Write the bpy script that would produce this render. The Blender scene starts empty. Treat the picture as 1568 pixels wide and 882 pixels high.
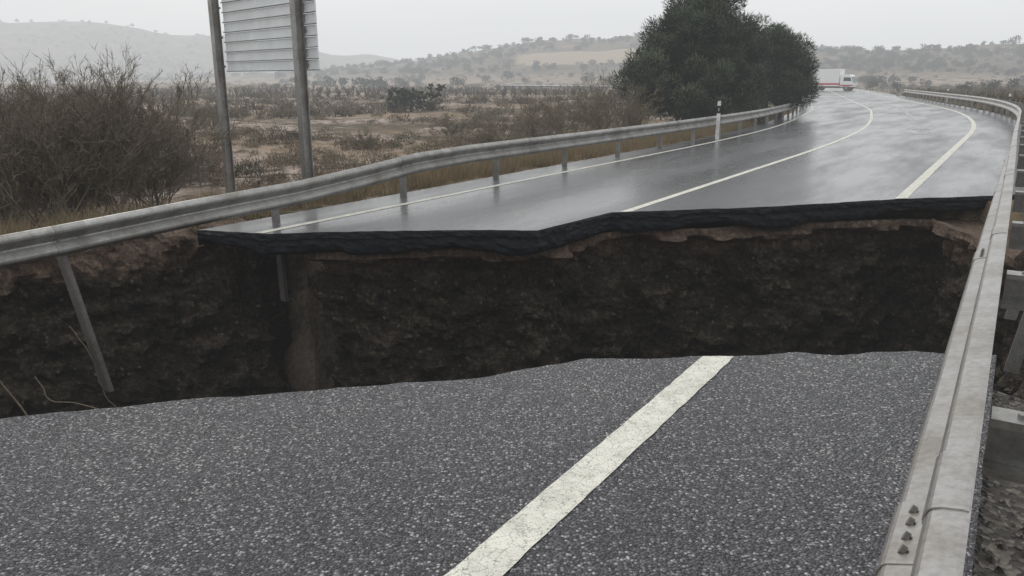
import bpy, math, random
import numpy as np
from mathutils import Vector, noise as mn

random.seed(7); rng = np.random.default_rng(7)
scene = bpy.context.scene
YAW = math.radians(32.8); SY, CY = math.sin(YAW), math.cos(YAW)

# ------------------------------------------------------------------ helpers
def link(ob):
    scene.collection.objects.link(ob); return ob

def mesh_obj(name, verts, faces, mats=(), smooth=False, fmat=None, parent=None, tint=None):
    me = bpy.data.meshes.new(name)
    me.from_pydata([tuple(v) for v in verts], [], [tuple(f) for f in faces])
    for m in mats: me.materials.append(m)
    if fmat is not None: me.polygons.foreach_set("material_index", list(fmat))
    if smooth: me.polygons.foreach_set("use_smooth", [True]*len(me.polygons))
    me.update()
    ob = link(bpy.data.objects.new(name, me))
    if parent: ob.parent = parent
    return ob

def np_mesh(name, V, F, mat, tint=None, parent=None, smooth=False):
    me = bpy.data.meshes.new(name)
    k = F.shape[1]
    me.vertices.add(len(V)); me.vertices.foreach_set("co", V.astype(np.float32).ravel())
    me.loops.add(F.size); me.loops.foreach_set("vertex_index", F.astype(np.int32).ravel())
    me.polygons.add(len(F))
    me.polygons.foreach_set("loop_start", np.arange(0, F.size, k, dtype=np.int32))
    me.polygons.foreach_set("loop_total", np.full(len(F), k, dtype=np.int32))
    if smooth: me.polygons.foreach_set("use_smooth", np.ones(len(F), dtype=bool))
    me.materials.append(mat)
    if tint is not None:
        a = me.attributes.new("tint", 'FLOAT', 'POINT'); a.data.foreach_set("value", tint.astype(np.float32))
    me.update(calc_edges=True)
    ob = link(bpy.data.objects.new(name, me))
    if parent: ob.parent = parent
    return ob

def empty(name, loc=(0,0,0)):
    e = bpy.data.objects.new(name, None); e.location = loc; link(e); return e

_tab = rng.random((256,256))
def vn(x, y):
    xi = np.floor(x).astype(int); yi = np.floor(y).astype(int)
    fx = x-xi; fy = y-yi
    fx = fx*fx*(3-2*fx); fy = fy*fy*(3-2*fy)
    a=_tab[xi%256, yi%256]; b=_tab[(xi+1)%256, yi%256]; c=_tab[xi%256,(yi+1)%256]; d=_tab[(xi+1)%256,(yi+1)%256]
    return (a*(1-fx)+b*fx)*(1-fy)+(c*(1-fx)+d*fx)*fy - .5
def fbm(x, y, o=4):
    r=0; a=1
    for i in range(o):
        r = r + a*vn(x*2**i+17*i, y*2**i+5*i); a*=.5
    return r
def sstep(a,b,x):
    t=np.clip((x-a)/(b-a),0,1); return t*t*(3-2*t)

# ------------------------------------------------------------------ road frame
U0 = -4.65
S0, DS = -60.0, 0.5
def dth(s):
    if 28 < s < 57.5: return 1/130.0
    if 150 < s < 215: return 1/62.0
    return 0
s = S0; cu, cv, th = U0, S0, 0.0
CEN=[]
while s < 300:
    CEN.append((s, cu, cv, th))
    th += dth(s)*DS
    cu += -math.sin(th)*DS; cv += math.cos(th)*DS; s += DS
CEN = np.array(CEN)
def wd(s): return 1.15*sstep(20,48,s)       # the right lane widens on the bend
def Pl(u, s):
    u = u - wd(s)*sstep(-1.4,-4.3,u)
    th = np.interp(s, CEN[:,0], CEN[:,3]); cu = np.interp(s, CEN[:,0], CEN[:,1]); cv = np.interp(s, CEN[:,0], CEN[:,2])
    lu = cu + (u-U0)*np.cos(th); lv = cv + (u-U0)*np.sin(th)
    return CY*lu+SY*lv, -SY*lu+CY*lv
def rz(u): return np.minimum(0.0, 0.02*(u+1.0))
def W(u, s, z=None, dz=0.0):
    x,y = Pl(u,s)
    return (float(x), float(y), float((rz(u) if z is None else z)+dz))
CW = np.stack([CY*CEN[:,1]+SY*CEN[:,2], -SY*CEN[:,1]+CY*CEN[:,2]],1)
CWc, CTH, CS = CW[::4], CEN[::4,3], CEN[::4,0]
def road_coords(x, y):
    x=np.atleast_1d(x).astype(float); y=np.atleast_1d(y).astype(float)
    U=np.empty_like(x); S=np.empty_like(x)
    for i in range(0,len(x),20000):
        xs=x[i:i+20000]; ys=y[i:i+20000]
        d=(xs[:,None]-CWc[None,:,0])**2+(ys[:,None]-CWc[None,:,1])**2
        j=d.argmin(1)
        th=CTH[j]; nl=np.cos(th); ml=np.sin(th)
        nx=CY*nl+SY*ml; ny=-SY*nl+CY*ml
        dx=xs-CWc[j,0]; dy=ys-CWc[j,1]
        lat=dx*nx+dy*ny
        full=np.sqrt(dx*dx+dy*dy)
        lat=np.where(full>np.abs(lat)+3, np.sign(lat)*full, lat)
        U[i:i+20000]=lat+U0; S[i:i+20000]=CS[j]+(-dx*ny+dy*nx)
    return U,S

def gz(x, y, US=None):
    U,S = road_coords(x,y) if US is None else US
    x=np.atleast_1d(x).astype(float); y=np.atleast_1d(y).astype(float)
    D=np.sqrt(x*x+y*y)
    L = np.maximum(0, -8.7-wd(S)-U); R=np.maximum(0, U-0.6)
    off = L+R
    base = rz(np.maximum(U,-8.7)) - .075
    z = base - 0.60*sstep(0.3,7,L) - 0.45*sstep(0.6,5,R)
    z = z - 0.0012*np.clip(D-20,0,200)*(off<12)
    nz = fbm(x*.35,y*.35,4)*.22*sstep(.2,4,off) + fbm(x*.06+9,y*.06,3)*.8*sstep(4,30,off)
    z = z + nz
    def G(cx,cy,sx,sy,a): return a*np.exp(-((x-cx)/sx)**2-((y-cy)/sy)**2)
    h = G(-640,960,300,200,72)+G(-250,1000,260,150,24)+G(60,520,95,110,15)+G(-40,560,120,110,12)+G(160,560,120,110,16)+G(230,380,140,90,10)+G(420,430,190,120,15)+G(300,700,300,150,20)
    h = h*(1+.28*fbm(x*.012,y*.012,4)) + fbm(x*.02,y*.02,4)*2.0*sstep(120,350,D)
    z = z + h*sstep(15,80,off)
    return z

# ------------------------------------------------------------------ materials
def newmat(name):
    m=bpy.data.materials.new(name); m.use_nodes=True
    nt=m.node_tree; b=nt.nodes["Principled BSDF"]; return m,nt,b
def N(nt,t,**kw):
    n=nt.nodes.new(t)
    for k,v in kw.items(): setattr(n,k,v)
    return n
def L(nt,a,b): nt.links.new(a,b)
def tex_noise(nt, scale, detail=4, rough=.6, mapping=None):
    tc=N(nt,'ShaderNodeTexCoord'); n=N(nt,'ShaderNodeTexNoise'); n.inputs['Scale'].default_value=scale
    n.inputs['Detail'].default_value=detail; n.inputs['Roughness'].default_value=rough
    if mapping:
        mp=N(nt,'ShaderNodeMapping'); mp.inputs['Scale'].default_value=mapping; L(nt,tc.outputs['Object'],mp.inputs['Vector']); L(nt,mp.outputs[0],n.inputs['Vector'])
    else: L(nt,tc.outputs['Object'],n.inputs['Vector'])
    return n
def ramp(nt, src, stops, interp='LINEAR'):
    r=N(nt,'ShaderNodeValToRGB'); r.color_ramp.interpolation=interp
    e=r.color_ramp.elements
    while len(e)<len(stops): e.new(.5)
    for i,(p,c) in enumerate(stops):
        e[i].position=p; e[i].color=(c[0],c[1],c[2],1) if hasattr(c,'__len__') else (c,c,c,1)
    L(nt,src,r.inputs[0]); return r
def mix(nt, fac, a, b, bt='MIX'):
    m=N(nt,'ShaderNodeMix',data_type='RGBA',blend_type=bt)
    for sock,v in ((m.inputs[0],fac),(m.inputs[6],a),(m.inputs[7],b)):
        if hasattr(v,'is_linked'): L(nt,v,sock)
        elif hasattr(v,'__len__'): sock.default_value=(v[0],v[1],v[2],1)
        else: sock.default_value=v if sock.type=='VALUE' else (v,v,v,1)
    return m.outputs[2]
def bump(nt,b,h,strength,dist):
    n=N(nt,'ShaderNodeBump'); n.inputs['Strength'].default_value=strength; n.inputs['Distance'].default_value=dist
    L(nt,h,n.inputs['Height']); L(nt,n.outputs[0],b.inputs['Normal']); return n

def asphalt(name, wet):
    m,nt,b=newmat(name)
    tc=N(nt,'ShaderNodeTexCoord')
    v=N(nt,'ShaderNodeTexVoronoi'); v.inputs['Scale'].default_value=82 if not wet else 60; L(nt,tc.outputs['Object'],v.inputs['Vector'])
    sep=N(nt,'ShaderNodeSeparateColor'); L(nt,v.outputs['Color'],sep.inputs[0])
    if wet: stone=ramp(nt,sep.outputs[0],[(0,(.04,.041,.045)),(.5,(.07,.072,.077)),(1,(.13,.13,.135))])
    else: stone=ramp(nt,sep.outputs[0],[(0,(.024,.024,.029)),(.4,(.052,.052,.060)),(.72,(.10,.099,.109)),(.90,(.21,.205,.212)),(1,(.46,.45,.44))])
    gap=ramp(nt,v.outputs['Distance'],[(.35,1),(.75,.10)])
    c=mix(nt,1.0 if not wet else .4,stone.outputs[0],gap.outputs[0],'MULTIPLY')
    big=tex_noise(nt,.7,4,.65); bigr=ramp(nt,big.outputs[0],[(.3,(.84,.79,.88)),(.7,(1.24,1.23,1.19))])
    c=mix(nt,1.0,c,bigr.outputs[0],'MULTIPLY')
    L(nt,c,b.inputs['Base Color'])
    if wet:
        m1=N(nt,'ShaderNodeMapping'); m1.inputs['Rotation'].default_value=(0,0,YAW); L(nt,tc.outputs['Object'],m1.inputs[0])
        m2=N(nt,'ShaderNodeMapping'); m2.inputs['Scale'].default_value=(.75,.14,1); L(nt,m1.outputs[0],m2.inputs[0])
        n=N(nt,'ShaderNodeTexNoise'); n.inputs['Scale'].default_value=1; n.inputs['Detail'].default_value=5; n.inputs['Roughness'].default_value=.65
        L(nt,m2.outputs[0],n.inputs['Vector'])
        r=ramp(nt,n.outputs[0],[(.34,.20),(.5,.29),(.66,.42)])
        L(nt,r.outputs[0],b.inputs['Roughness'])
        cw=ramp(nt,n.outputs[0],[(.42,.65),(.60,.2)]); L(nt,cw.outputs[0],b.inputs['Coat Weight']); b.inputs['Coat Roughness'].default_value=.17
        bump(nt,b,v.outputs['Distance'],.6,.005)
    else:
        n=tex_noise(nt,1.1,3,.6); r=ramp(nt,n.outputs[0],[(.35,.24),(.65,.42)])
        L(nt,r.outputs[0],b.inputs['Roughness'])
        inv=N(nt,'ShaderNodeMath',operation='SUBTRACT'); inv.inputs[0].default_value=1; L(nt,v.outputs['Distance'],inv.inputs[1])
        bump(nt,b,inv.outputs[0],1.0,.010)
    return m
M_WET=asphalt("wet_asphalt",True); M_NEAR=asphalt("coarse_asphalt",False)

m,nt,b=newmat("broken_asphalt"); M_BROKEN=m
n=tex_noise(nt,22,4,.7); r=ramp(nt,n.outputs[0],[(.3,(.004,.005,.007)),(.6,(.011,.013,.018)),(.8,(.028,.031,.038))])
L(nt,r.outputs[0],b.inputs['Base Color']); b.inputs['Roughness'].default_value=.7; b.inputs['Specular IOR Level'].default_value=.3; bump(nt,b,n.outputs[0],.9,.03)

m,nt,b=newmat("road_paint"); M_PAINT=m
n1=tex_noise(nt,6,4,.7); v=N(nt,'ShaderNodeTexVoronoi',feature='DISTANCE_TO_EDGE'); v.inputs['Scale'].default_value=13
tc=N(nt,'ShaderNodeTexCoord')
dn=tex_noise(nt,9,3,.6); vm=N(nt,'ShaderNodeVectorMath',operation='MULTIPLY_ADD'); L(nt,dn.outputs['Color'],vm.inputs[0]); vm.inputs[1].default_value=(.12,.12,.12); L(nt,tc.outputs['Object'],vm.inputs[2]); L(nt,vm.outputs[0],v.inputs['Vector'])
cr=ramp(nt,v.outputs['Distance'],[(.0,.5),(.03,1)])
base=ramp(nt,n1.outputs[0],[(.3,(.50,.485,.42)),(.6,(.70,.68,.60))])
c=mix(nt,1,base.outputs[0],cr.outputs[0],'MULTIPLY')
sp=tex_noise(nt,110,2,.7); spr=ramp(nt,sp.outputs[0],[(.34,.25),(.43,1)]); c=mix(nt,.8,c,spr.outputs[0],'MULTIPLY')
L(nt,c,b.inputs['Base Color']); b.inputs['Roughness'].default_value=.5; bump(nt,b,sp.outputs[0],.7,.006)

m,nt,b=newmat("eroded_earth"); M_EARTH=m
n1=tex_noise(nt,1.6,5,.7,(1,1,3.4)); n2=tex_noise(nt,13,5,.8); n3=tex_noise(nt,.5,2,.6)
c1=ramp(nt,n1.outputs[0],[(.3,(.020,.016,.0125)),(.5,(.060,.048,.037)),(.68,(.145,.115,.087))])
c2=ramp(nt,n2.outputs[0],[(.35,.3),(.52,.9),(.7,2.4)])
c=mix(nt,1,c1.outputs[0],c2.outputs[0],'MULTIPLY')
tc=N(nt,'ShaderNodeTexCoord'); v=N(nt,'ShaderNodeTexVoronoi'); v.inputs['Scale'].default_value=11; L(nt,tc.outputs['Object'],v.inputs['Vector'])
sep=N(nt,'ShaderNodeSeparateColor'); L(nt,v.outputs['Color'],sep.inputs[0])
pk=ramp(nt,sep.outputs[1],[(.84,0),(.86,1)]); sz=ramp(nt,v.outputs['Distance'],[(.2,1),(.3,0)])
pm=mix(nt,1,pk.outputs[0],sz.outputs[0],'MULTIPLY'); c=mix(nt,pm,c,(.18,.16,.135))
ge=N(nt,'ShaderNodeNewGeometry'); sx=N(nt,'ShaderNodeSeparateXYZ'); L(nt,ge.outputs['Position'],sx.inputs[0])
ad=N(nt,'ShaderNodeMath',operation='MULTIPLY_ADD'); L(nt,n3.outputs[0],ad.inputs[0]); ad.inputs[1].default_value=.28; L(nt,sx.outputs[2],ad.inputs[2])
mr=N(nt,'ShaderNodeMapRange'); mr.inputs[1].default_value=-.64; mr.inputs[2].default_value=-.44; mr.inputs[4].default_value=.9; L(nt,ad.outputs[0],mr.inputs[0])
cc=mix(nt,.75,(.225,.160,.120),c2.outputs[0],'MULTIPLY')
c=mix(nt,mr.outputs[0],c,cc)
L(nt,c,b.inputs['Base Color']); b.inputs['Roughness'].default_value=.85; b.inputs['Specular IOR Level'].default_value=.25
bump(nt,b,n2.outputs[0],1,.12)

m,nt,b=newmat("scrub_ground"); M_GROUND=m
n1=tex_noise(nt,.16,4,.65); n2=tex_noise(nt,1.4,5,.7); n3=tex_noise(nt,14,3,.7); n4=tex_noise(nt,.02,3,.6,(1,3,1))
ge=N(nt,'ShaderNodeNewGeometry'); sx=N(nt,'ShaderNodeSeparateXYZ'); L(nt,ge.outputs['Position'],sx.inputs[0])
def lin(sock,c0,r,pw=4):
    a=N(nt,'ShaderNodeMath',operation='SUBTRACT'); L(nt,sock,a.inputs[0]); a.inputs[1].default_value=c0
    d=N(nt,'ShaderNodeMath',operation='DIVIDE'); L(nt,a.outputs[0],d.inputs[0]); d.inputs[1].default_value=r
    p=N(nt,'ShaderNodeMath',operation='ABSOLUTE'); L(nt,d.outputs[0],p.inputs[0])
    ab=N(nt,'ShaderNodeMath',operation='POWER'); L(nt,p.outputs[0],ab.inputs[0]); ab.inputs[1].default_value=pw; return ab.outputs[0]
def ell(cx,rx,cy,ry,pw,stops):
    sm=N(nt,'ShaderNodeMath',operation='ADD'); L(nt,lin(sx.outputs[0],cx,rx,pw),sm.inputs[0]); L(nt,lin(sx.outputs[1],cy,ry,pw),sm.inputs[1])
    return ramp(nt,sm.outputs[0],stops).outputs[0]
soil=ramp(nt,n3.outputs[0],[(.3,(.22,.165,.135)),(.7,(.46,.385,.335))])
scr=ramp(nt,n2.outputs[0],[(.3,(.045,.037,.026)),(.5,(.11,.087,.060)),(.7,(.19,.150,.102))])
f=ramp(nt,n1.outputs[0],[(.46,0),(.56,1)])
bare=ell(-8.5,9,26,9.5,2,[(.35,.95),(1.0,0)])
fb=mix(nt,1,f.outputs[0],bare,'LIGHTEN')
f2=ramp(nt,n2.outputs[0],[(.42,0),(.52,1)])
ff=mix(nt,1,fb,f2.outputs[0],'MULTIPLY')
c=mix(nt,ff,scr.outputs[0],soil.outputs[0])
ff4=ramp(nt,n4.outputs[0],[(.48,0),(.56,.6)]); c=mix(nt,ff4.outputs[0],c,(.24,.175,.115))
mr=N(nt,'ShaderNodeMapRange'); mr.inputs[1].default_value=1.5; mr.inputs[2].default_value=5; mr.inputs[4].default_value=.88; L(nt,sx.outputs[2],mr.inputs[0])
n5=tex_noise(nt,.05,4,.75); hc=ramp(nt,n5.outputs[0],[(.35,(.030,.034,.022)),(.5,(.064,.055,.038)),(.62,(.13,.095,.064)),(.7,(.19,.14,.10))])
c=mix(nt,mr.outputs[0],c,hc.outputs[0])
fp=ell(40,40,440,32,4,[(.6,.8),(1.1,0)]); c=mix(nt,fp,c,(.31,.24,.165))
L(nt,c,b.inputs['Base Color']); b.inputs['Roughness'].default_value=.95; b.inputs['Specular IOR Level'].default_value=.1
bump(nt,b,n3.outputs[0],.8,.06)

m,nt,b=newmat("verge_gravel"); M_GRAVEL=m
tc=N(nt,'ShaderNodeTexCoord'); v=N(nt,'ShaderNodeTexVoronoi'); v.inputs['Scale'].default_value=42; L(nt,tc.outputs['Object'],v.inputs['Vector'])
sep=N(nt,'ShaderNodeSeparateColor'); L(nt,v.outputs['Color'],sep.inputs[0])
r=ramp(nt,sep.outputs[0],[(0,(.02,.018,.015)),(.6,(.06,.05,.042)),(1,(.18,.16,.135))]); L(nt,r.outputs[0],b.inputs['Base Color'])
bump(nt,b,v.outputs['Distance'],1,.02); b.inputs['Roughness'].default_value=.7

def steel(name, base=.42, rough=.42, metal=.75, warm=1.0, lo=.6):
    m,nt,b=newmat(name)
    n=tex_noise(nt,3,4,.7); n2=tex_noise(nt,38,3,.7)
    r=ramp(nt,n.outputs[0],[(.3,(base*lo*warm,base*lo*.94,base*lo*.85)),(.6,(base*warm,base*.98,base*.95))])
    r2=ramp(nt,n2.outputs[0],[(.3,.78),(.6,1.06)])
    L(nt,mix(nt,1,r.outputs[0],r2.outputs[0],'MULTIPLY'),b.inputs['Base Color'])
    b.inputs['Metallic'].default_value=metal
    rr=ramp(nt,n.outputs[0],[(.3,rough+.12),(.7,rough-.08)]); L(nt,rr.outputs[0],b.inputs['Roughness'])
    bump(nt,b,n2.outputs[0],.08,.003); return m
M_STEEL=steel("galvanised_steel",.36,.45,.6); M_POST=steel("post_steel",.28,.5,.5); M_STEELN=steel("weathered_steel",.40,.38,.8,1.02,.72)
M_DIRTY=steel("muddy_steel",.15,.7,.2,1.1); M_BRK=steel("bracket_steel",.34,.36,.8,1.0,.7)

def plain(name,c,rough=.5,metal=0,var=.25,scale=8):
    m,nt,b=newmat(name); n=tex_noise(nt,scale,4,.65)
    r=ramp(nt,n.outputs[0],[(.3,tuple(x*(1-var) for x in c)),(.7,tuple(min(1,x*(1+var*.4)) for x in c))])
    L(nt,r.outputs[0],b.inputs['Base Color']); b.inputs['Roughness'].default_value=rough; b.inputs['Metallic'].default_value=metal; return m
M_WHITE=plain("white_plastic",(.75,.75,.74)); M_BLACK=plain("black_band",(.02,.02,.02)); M_SIGN=plain("aluminium_panel",(.78,.80,.81),.5,.0,.12,3)
M_SEAM=plain("panel_seam",(.16,.165,.17)); M_RED=plain("red_paint",(.5,.05,.05)); M_GLASS=plain("vehicle_glass",(.03,.035,.04),.1); M_TYRE=plain("tyre_rubber",(.03,.03,.03),.8)
M_REFL=plain("reflector",(.6,.6,.6),.2); M_BOX=plain("truck_body_paint",(.85,.85,.85),.35,0,.08); M_ROOT=plain("root_bark",(.20,.155,.115),.9,0,.5,30)
M_BARK=plain("bark",(.07,.05,.04),.9,0,.5,10)

def foliage(name, stops):
    m,nt,b=newmat(name)
    at=N(nt,'ShaderNodeAttribute'); at.attribute_name="tint"
    r=ramp(nt,at.outputs['Fac'],stops)
    L(nt,r.outputs[0],b.inputs['Base Color']); b.inputs['Roughness'].default_value=.8; b.inputs['Specular IOR Level'].default_value=.15
    return m
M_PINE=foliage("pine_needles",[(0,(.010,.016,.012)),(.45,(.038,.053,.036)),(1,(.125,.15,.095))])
M_TWIG=foliage("dry_twigs",[(0,(.055,.045,.037)),(.4,(.138,.112,.086)),(.75,(.20,.168,.125)),(1,(.15,.135,.09))])
M_SCRUB=foliage("scrub_leaves",[(0,(.045,.037,.028)),(.3,(.12,.096,.068)),(.55,(.20,.155,.105)),(.75,(.10,.085,.055)),(1,(.05,.062,.036))])
M_GRASS=foliage("dry_grass",[(0,(.12,.09,.06)),(.5,(.28,.215,.135)),(1,(.20,.165,.09))])
M_DTREE=foliage("distant_tree_leaves",[(0,(.010,.015,.010)),(.5,(.024,.030,.020)),(1,(.06,.057,.038))])

# ------------------------------------------------------------------ pit outline (u,s)
WALL=[(-9.7,-3.4),(-9.35,0),(-9.3,2),(-9.55,4),(-9.2,5.6),(-8.85,6.5),(-8.6,6.9),(-8.85,7.5),(-9.5,8.4),(-9.5,10.4),(-8.6,11.4),(-8.0,10.6),(-7.8,8.6),(-7.68,7.2),(-7.45,6.98),(-7.1,7.08),(-6.3,7.65),(-5.1,8.6),(-4.7,9.6),(-4.5,10.2),(-2.7,11.6),(-1.4,12.9),(-.75,13.0),(-.45,12.2),(.0,11.2),(.6,9.8),(1.0,8.3),(1.1,7),(.9,5.9),(.35,5.35)]
NEAR=[(-9.6,-3.0),(-4.43,1.75),(-3.45,2.69),(-2.557,3.50),(-2.136,4.12),(-1.42,4.64),(-.26,5.42),(.08,5.60)]
LOOP=WALL+[(u,s-.12) for u,s in NEAR[::-1]]
def inside(U,S,P):
    r=np.zeros(U.shape,bool); n=len(P)
    for i in range(n):
        x1,y1=P[i]; x2,y2=P[(i+1)%n]
        c=((y1>S)!=(y2>S)); xi=(x2-x1)*(S-y1)/((y2-y1) if y2!=y1 else 1e-9)+x1
        r^=c&(U<xi)
    return r
def dloop(U,S,P):
    d=np.full(U.shape,1e9); n=len(P)
    for i in range(n):
        a=np.array(P[i]); b_=np.array(P[(i+1)%n]); ab=b_-a; l=(ab**2).sum()+1e-9
        t=np.clip(((U-a[0])*ab[0]+(S-a[1])*ab[1])/l,0,1)
        d=np.minimum(d,np.hypot(U-a[0]-t*ab[0],S-a[1]-t*ab[1]))
    return d

# ------------------------------------------------------------------ ground sheet
def axis(lo,hi,step,far_lo,far_hi,g=1.045):
    a=list(np.arange(lo,hi,step)); 
    x=a[-1]; st=step
    while x<far_hi: st*=g; x+=st; a.append(x)
    x=a[0]; st=step; bl=[]
    while x>far_lo: st*=g; x-=st; bl.append(x)
    return np.array(bl[::-1]+a)
ax=axis(-12,10,.2,-2500,2500); ay=axis(-4,15,.2,-400,3000)
X,Y=np.meshgrid(ax,ay); xf,yf=X.ravel(),Y.ravel()
US=road_coords(xf,yf); Z=gz(xf,yf,US)
near=(np.abs(xf)<16)&(yf>-8)&(yf<20)
pit=np.zeros(xf.shape,bool)
pit[near]=inside(US[0][near],US[1][near],LOOP)|(dloop(US[0][near],US[1][near],LOOP)<.72)
pit&=~((US[0]<-8.85)&(US[1]>7.6))
Zg=np.where(pit,-4.6,Z)
V=np.stack([xf,yf,Zg],1)
nx_,ny_=len(ax),len(ay); idx=np.arange(nx_*ny_).reshape(ny_,nx_)
F=np.stack([idx[:-1,:-1].ravel(),idx[:-1,1:].ravel(),idx[1:,1:].ravel(),idx[1:,:-1].ravel()],1)
np_mesh("ground",V,F,M_GROUND,smooth=True)

# ------------------------------------------------------------------ pit walls
def resample(P,step):
    out=[]
    for i in range(len(P)-1):
        a=np.array(P[i]); b_=np.array(P[i+1]); n=max(1,int(np.linalg.norm(b_-a)/step))
        for k in range(n): out.append(a+(b_-a)*k/n)
    out.append(np.array(P[-1])); return np.array(out)
def build_wall(name,path):
    R=resample(path,.05)
    for _ in range(3): R[1:-1]=(R[:-2]+2*R[1:-1]+R[2:])/4
    T=np.gradient(R,axis=0); T/=np.linalg.norm(T,axis=1)[:,None]+1e-9
    O=np.stack([-T[:,1],T[:,0]],1)
    zrows=[-.0,-.05,-.10,-.16,-.22,-.28,-.34,-.40]+list(np.arange(-.46,-4.6,-.065))
    verts=[];nr=0
    cap=[1.3,1.0,.7,.45,.2]
    for i,(u,s_) in enumerate(R):
        x0,y0=Pl(u,s_); cave=(s_>7.05 and u<-7.4)
        onroad = ((u>-8.75) and (u<.35)) or cave
        gx,gy=Pl(u+O[i,0]*.5,s_+O[i,1]*.5)
        gtop=float(gz(gx,gy)[0])
        col=[]
        for c_ in cap:
            if cave: c_=c_*.1
            uu,ss=u+O[i,0]*c_,s_+O[i,1]*c_; xx,yy=Pl(uu,ss)
            zz=(float(rz(max(uu,-8.7)))-.4) if (cave or (uu>-8.75 and uu<.35)) else float(gz(xx,yy)[0])+ (.03 if c_<1.2 else -.12)+.05*mn.noise((float(xx)*3,float(yy)*3,0))
            col.append((float(xx),float(yy),zz))
        ztop = (float(rz(max(u,-8.7)))-.28) if onroad else gtop+.02
        for z in zrows:
            zz=ztop+z if z>-.45 else z+ (ztop)*(max(0,1+ (z+.45)/2))
            p=Vector((float(x0),float(y0),zz))
            d=mn.fractal(p*1.0,1,2,5)*.30+mn.fractal(p*4.5,.8,2.1,5)*.13
            led=.0
            if onroad and u>-7.6:
                k=.7+.9*mn.noise((u*.9,3.3,0))+(.6 if -7.2<u<-5 else 0)
                thk=.15+.10*mn.noise((u*2.1,9.3,0))
                led=-.38*min(1,max(0,k))*(1 if z>-thk else max(0,1-(-z-thk)/.10))
                d*= (.25 if z>-.14 else 1)
            if cave: d*=.75
            bat=-.12*max(0,-z-.6)*(1 if not onroad else .35)*(0 if cave else 1)
            o=d+led+bat+.08
            uu,ss=u+O[i,0]*o,s_+O[i,1]*o; xx,yy=Pl(uu,ss)
            col.append((float(xx),float(yy),float(zz)))
        nr=len(col); verts+=col
    faces=[]
    for i in range(len(R)-1):
        for j in range(nr-1):
            a=i*nr+j; faces.append((a,a+nr,a+nr+1,a+1))
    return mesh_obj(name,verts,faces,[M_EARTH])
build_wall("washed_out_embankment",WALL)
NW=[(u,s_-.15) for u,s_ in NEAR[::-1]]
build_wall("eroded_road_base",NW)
dv=[];df=[]
for i in range(400):
    u=random.uniform(-9,.8); s_=random.uniform(1,12)
    if not inside(np.array([u]),np.array([s_]),LOOP)[0]: continue
    r=random.uniform(.06,.4); x,y=Pl(u,s_); base=len(dv)
    for a in range(6):
        th=a*math.pi/3; q=r*random.uniform(.6,1.1); dv.append((x+q*math.cos(th),y+q*math.sin(th),-4.65))
    for a in range(6):
        th=a*math.pi/3+.3; q=r*random.uniform(.3,.8); dv.append((x+q*math.cos(th),y+q*math.sin(th),-4.6+r*random.uniform(.5,.9)))
    for a in range(6):
        b2=(a+1)%6; df.append((base+a,base+b2,base+6+b2,base+6+a))
    df.append(tuple(base+6+a for a in range(6)))
mesh_obj("rubble",dv,df,[M_EARTH])

# ------------------------------------------------------------------ road slabs
FAR=[(-8.61,5.95),(-8.2,6.10),(-7.66,6.19),(-6.9,6.72),(-6.215,7.19),(-5.4,7.66),(-4.76,7.98),(-4.58,9.62),(-3.6,10.45),(-2.739,11.16),(-1.9,12.1),(-1.218,12.8),(-.5,13.45),(.32,14.3)]
def slab(name,EDGE,rows,thick,mat,sign):
    E=resample(EDGE,.045)
    nz=np.array([mn.fractal(Vector((e[0]*2.2,e[1]*2.2,3.1)),1,2,5) for e in E])
    E[:,1]+=nz*(.065 if sign>0 else .07)
    faces=[];fm=[]
    n=len(E)
    verts=[]
    for (u,se) in E:
        for t in rows:
            if t[0]=='r': s_=se+(t[2]-se)*t[1]
            else: s_=t[1]
            verts.append(W(u,s_))
    nr=len(rows)
    for i in range(n-1):
        for j in range(nr-1):
            a=i*nr+j
            faces.append((a,a+nr,a+nr+1,a+1) if sign>0 else (a,a+1,a+nr+1,a+nr)); fm.append(0)
    T=np.gradient(np.array([np.convolve(np.pad(E[:,k],4,mode='edge'),np.ones(9)/9,'valid') for k in (0,1)]).T,axis=0); T/=np.linalg.norm(T,axis=1)[:,None]
    O=np.stack([T[:,1],-T[:,0]],1)*sign
    prof=[(.0,.0),(.004,-.010),(.008,-.03),(.01,-.06),(.012,-.09),(-.012,-.098),(-.006,-.13),(.0,-.17),(.0,-.21),(-.01,-.26),(-.05,-thick),(-.5,-thick-.02),(-1.6,-thick-.02)]
    b0=len(verts); npf=len(prof)
    for i,(u,se) in enumerate(E):
        th=.90+.32*mn.noise((u*1.3,7,0))+.14*mn.noise((u*5,7,2)); tip=min(1,.5+ .5*max(0,(u+8.61))/.9) if sign>0 else 1
        if sign>0 and u>-1.6: th*=.8
        for k,(o,z) in enumerate(prof):
            if k==0: verts.append(verts[i*nr]); continue
            q=(mn.fractal(Vector((u*8,se*8,z*16)),1,2,4)*.026 if k<11 else 0)*min(1,k/3)
            uu,ss=u+O[i,0]*(o+q),se+O[i,1]*(o+q)
            verts.append(W(uu,ss,rz(u)+z*th*tip))
    for i in range(n-1):
        for k in range(npf-1):
            a=b0+i*npf+k
            faces.append((a,a+1,a+npf+1,a+npf) if sign>0 else (a,a+npf,a+npf+1,a+1)); fm.append(1)
    for i in (0,n-1):
        c0=len(verts)
        for j in range(nr):
            v=verts[i*nr+j]; verts.append(v); verts.append((v[0],v[1],v[2]-.2))
        for j in range(nr-1):
            a=c0+2*j; faces.append((a,a+1,a+3,a+2)); fm.append(1)
    mesh_obj(name,verts,faces,[mat,M_BROKEN],fmat=fm)
    return E
rows=[('r',(k/40)**1.4,30) for k in range(41)]+[('a',s_) for s_ in np.arange(31.5,290,1.5)]
EF=slab("road",FAR,rows,.31,M_WET,1)
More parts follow.
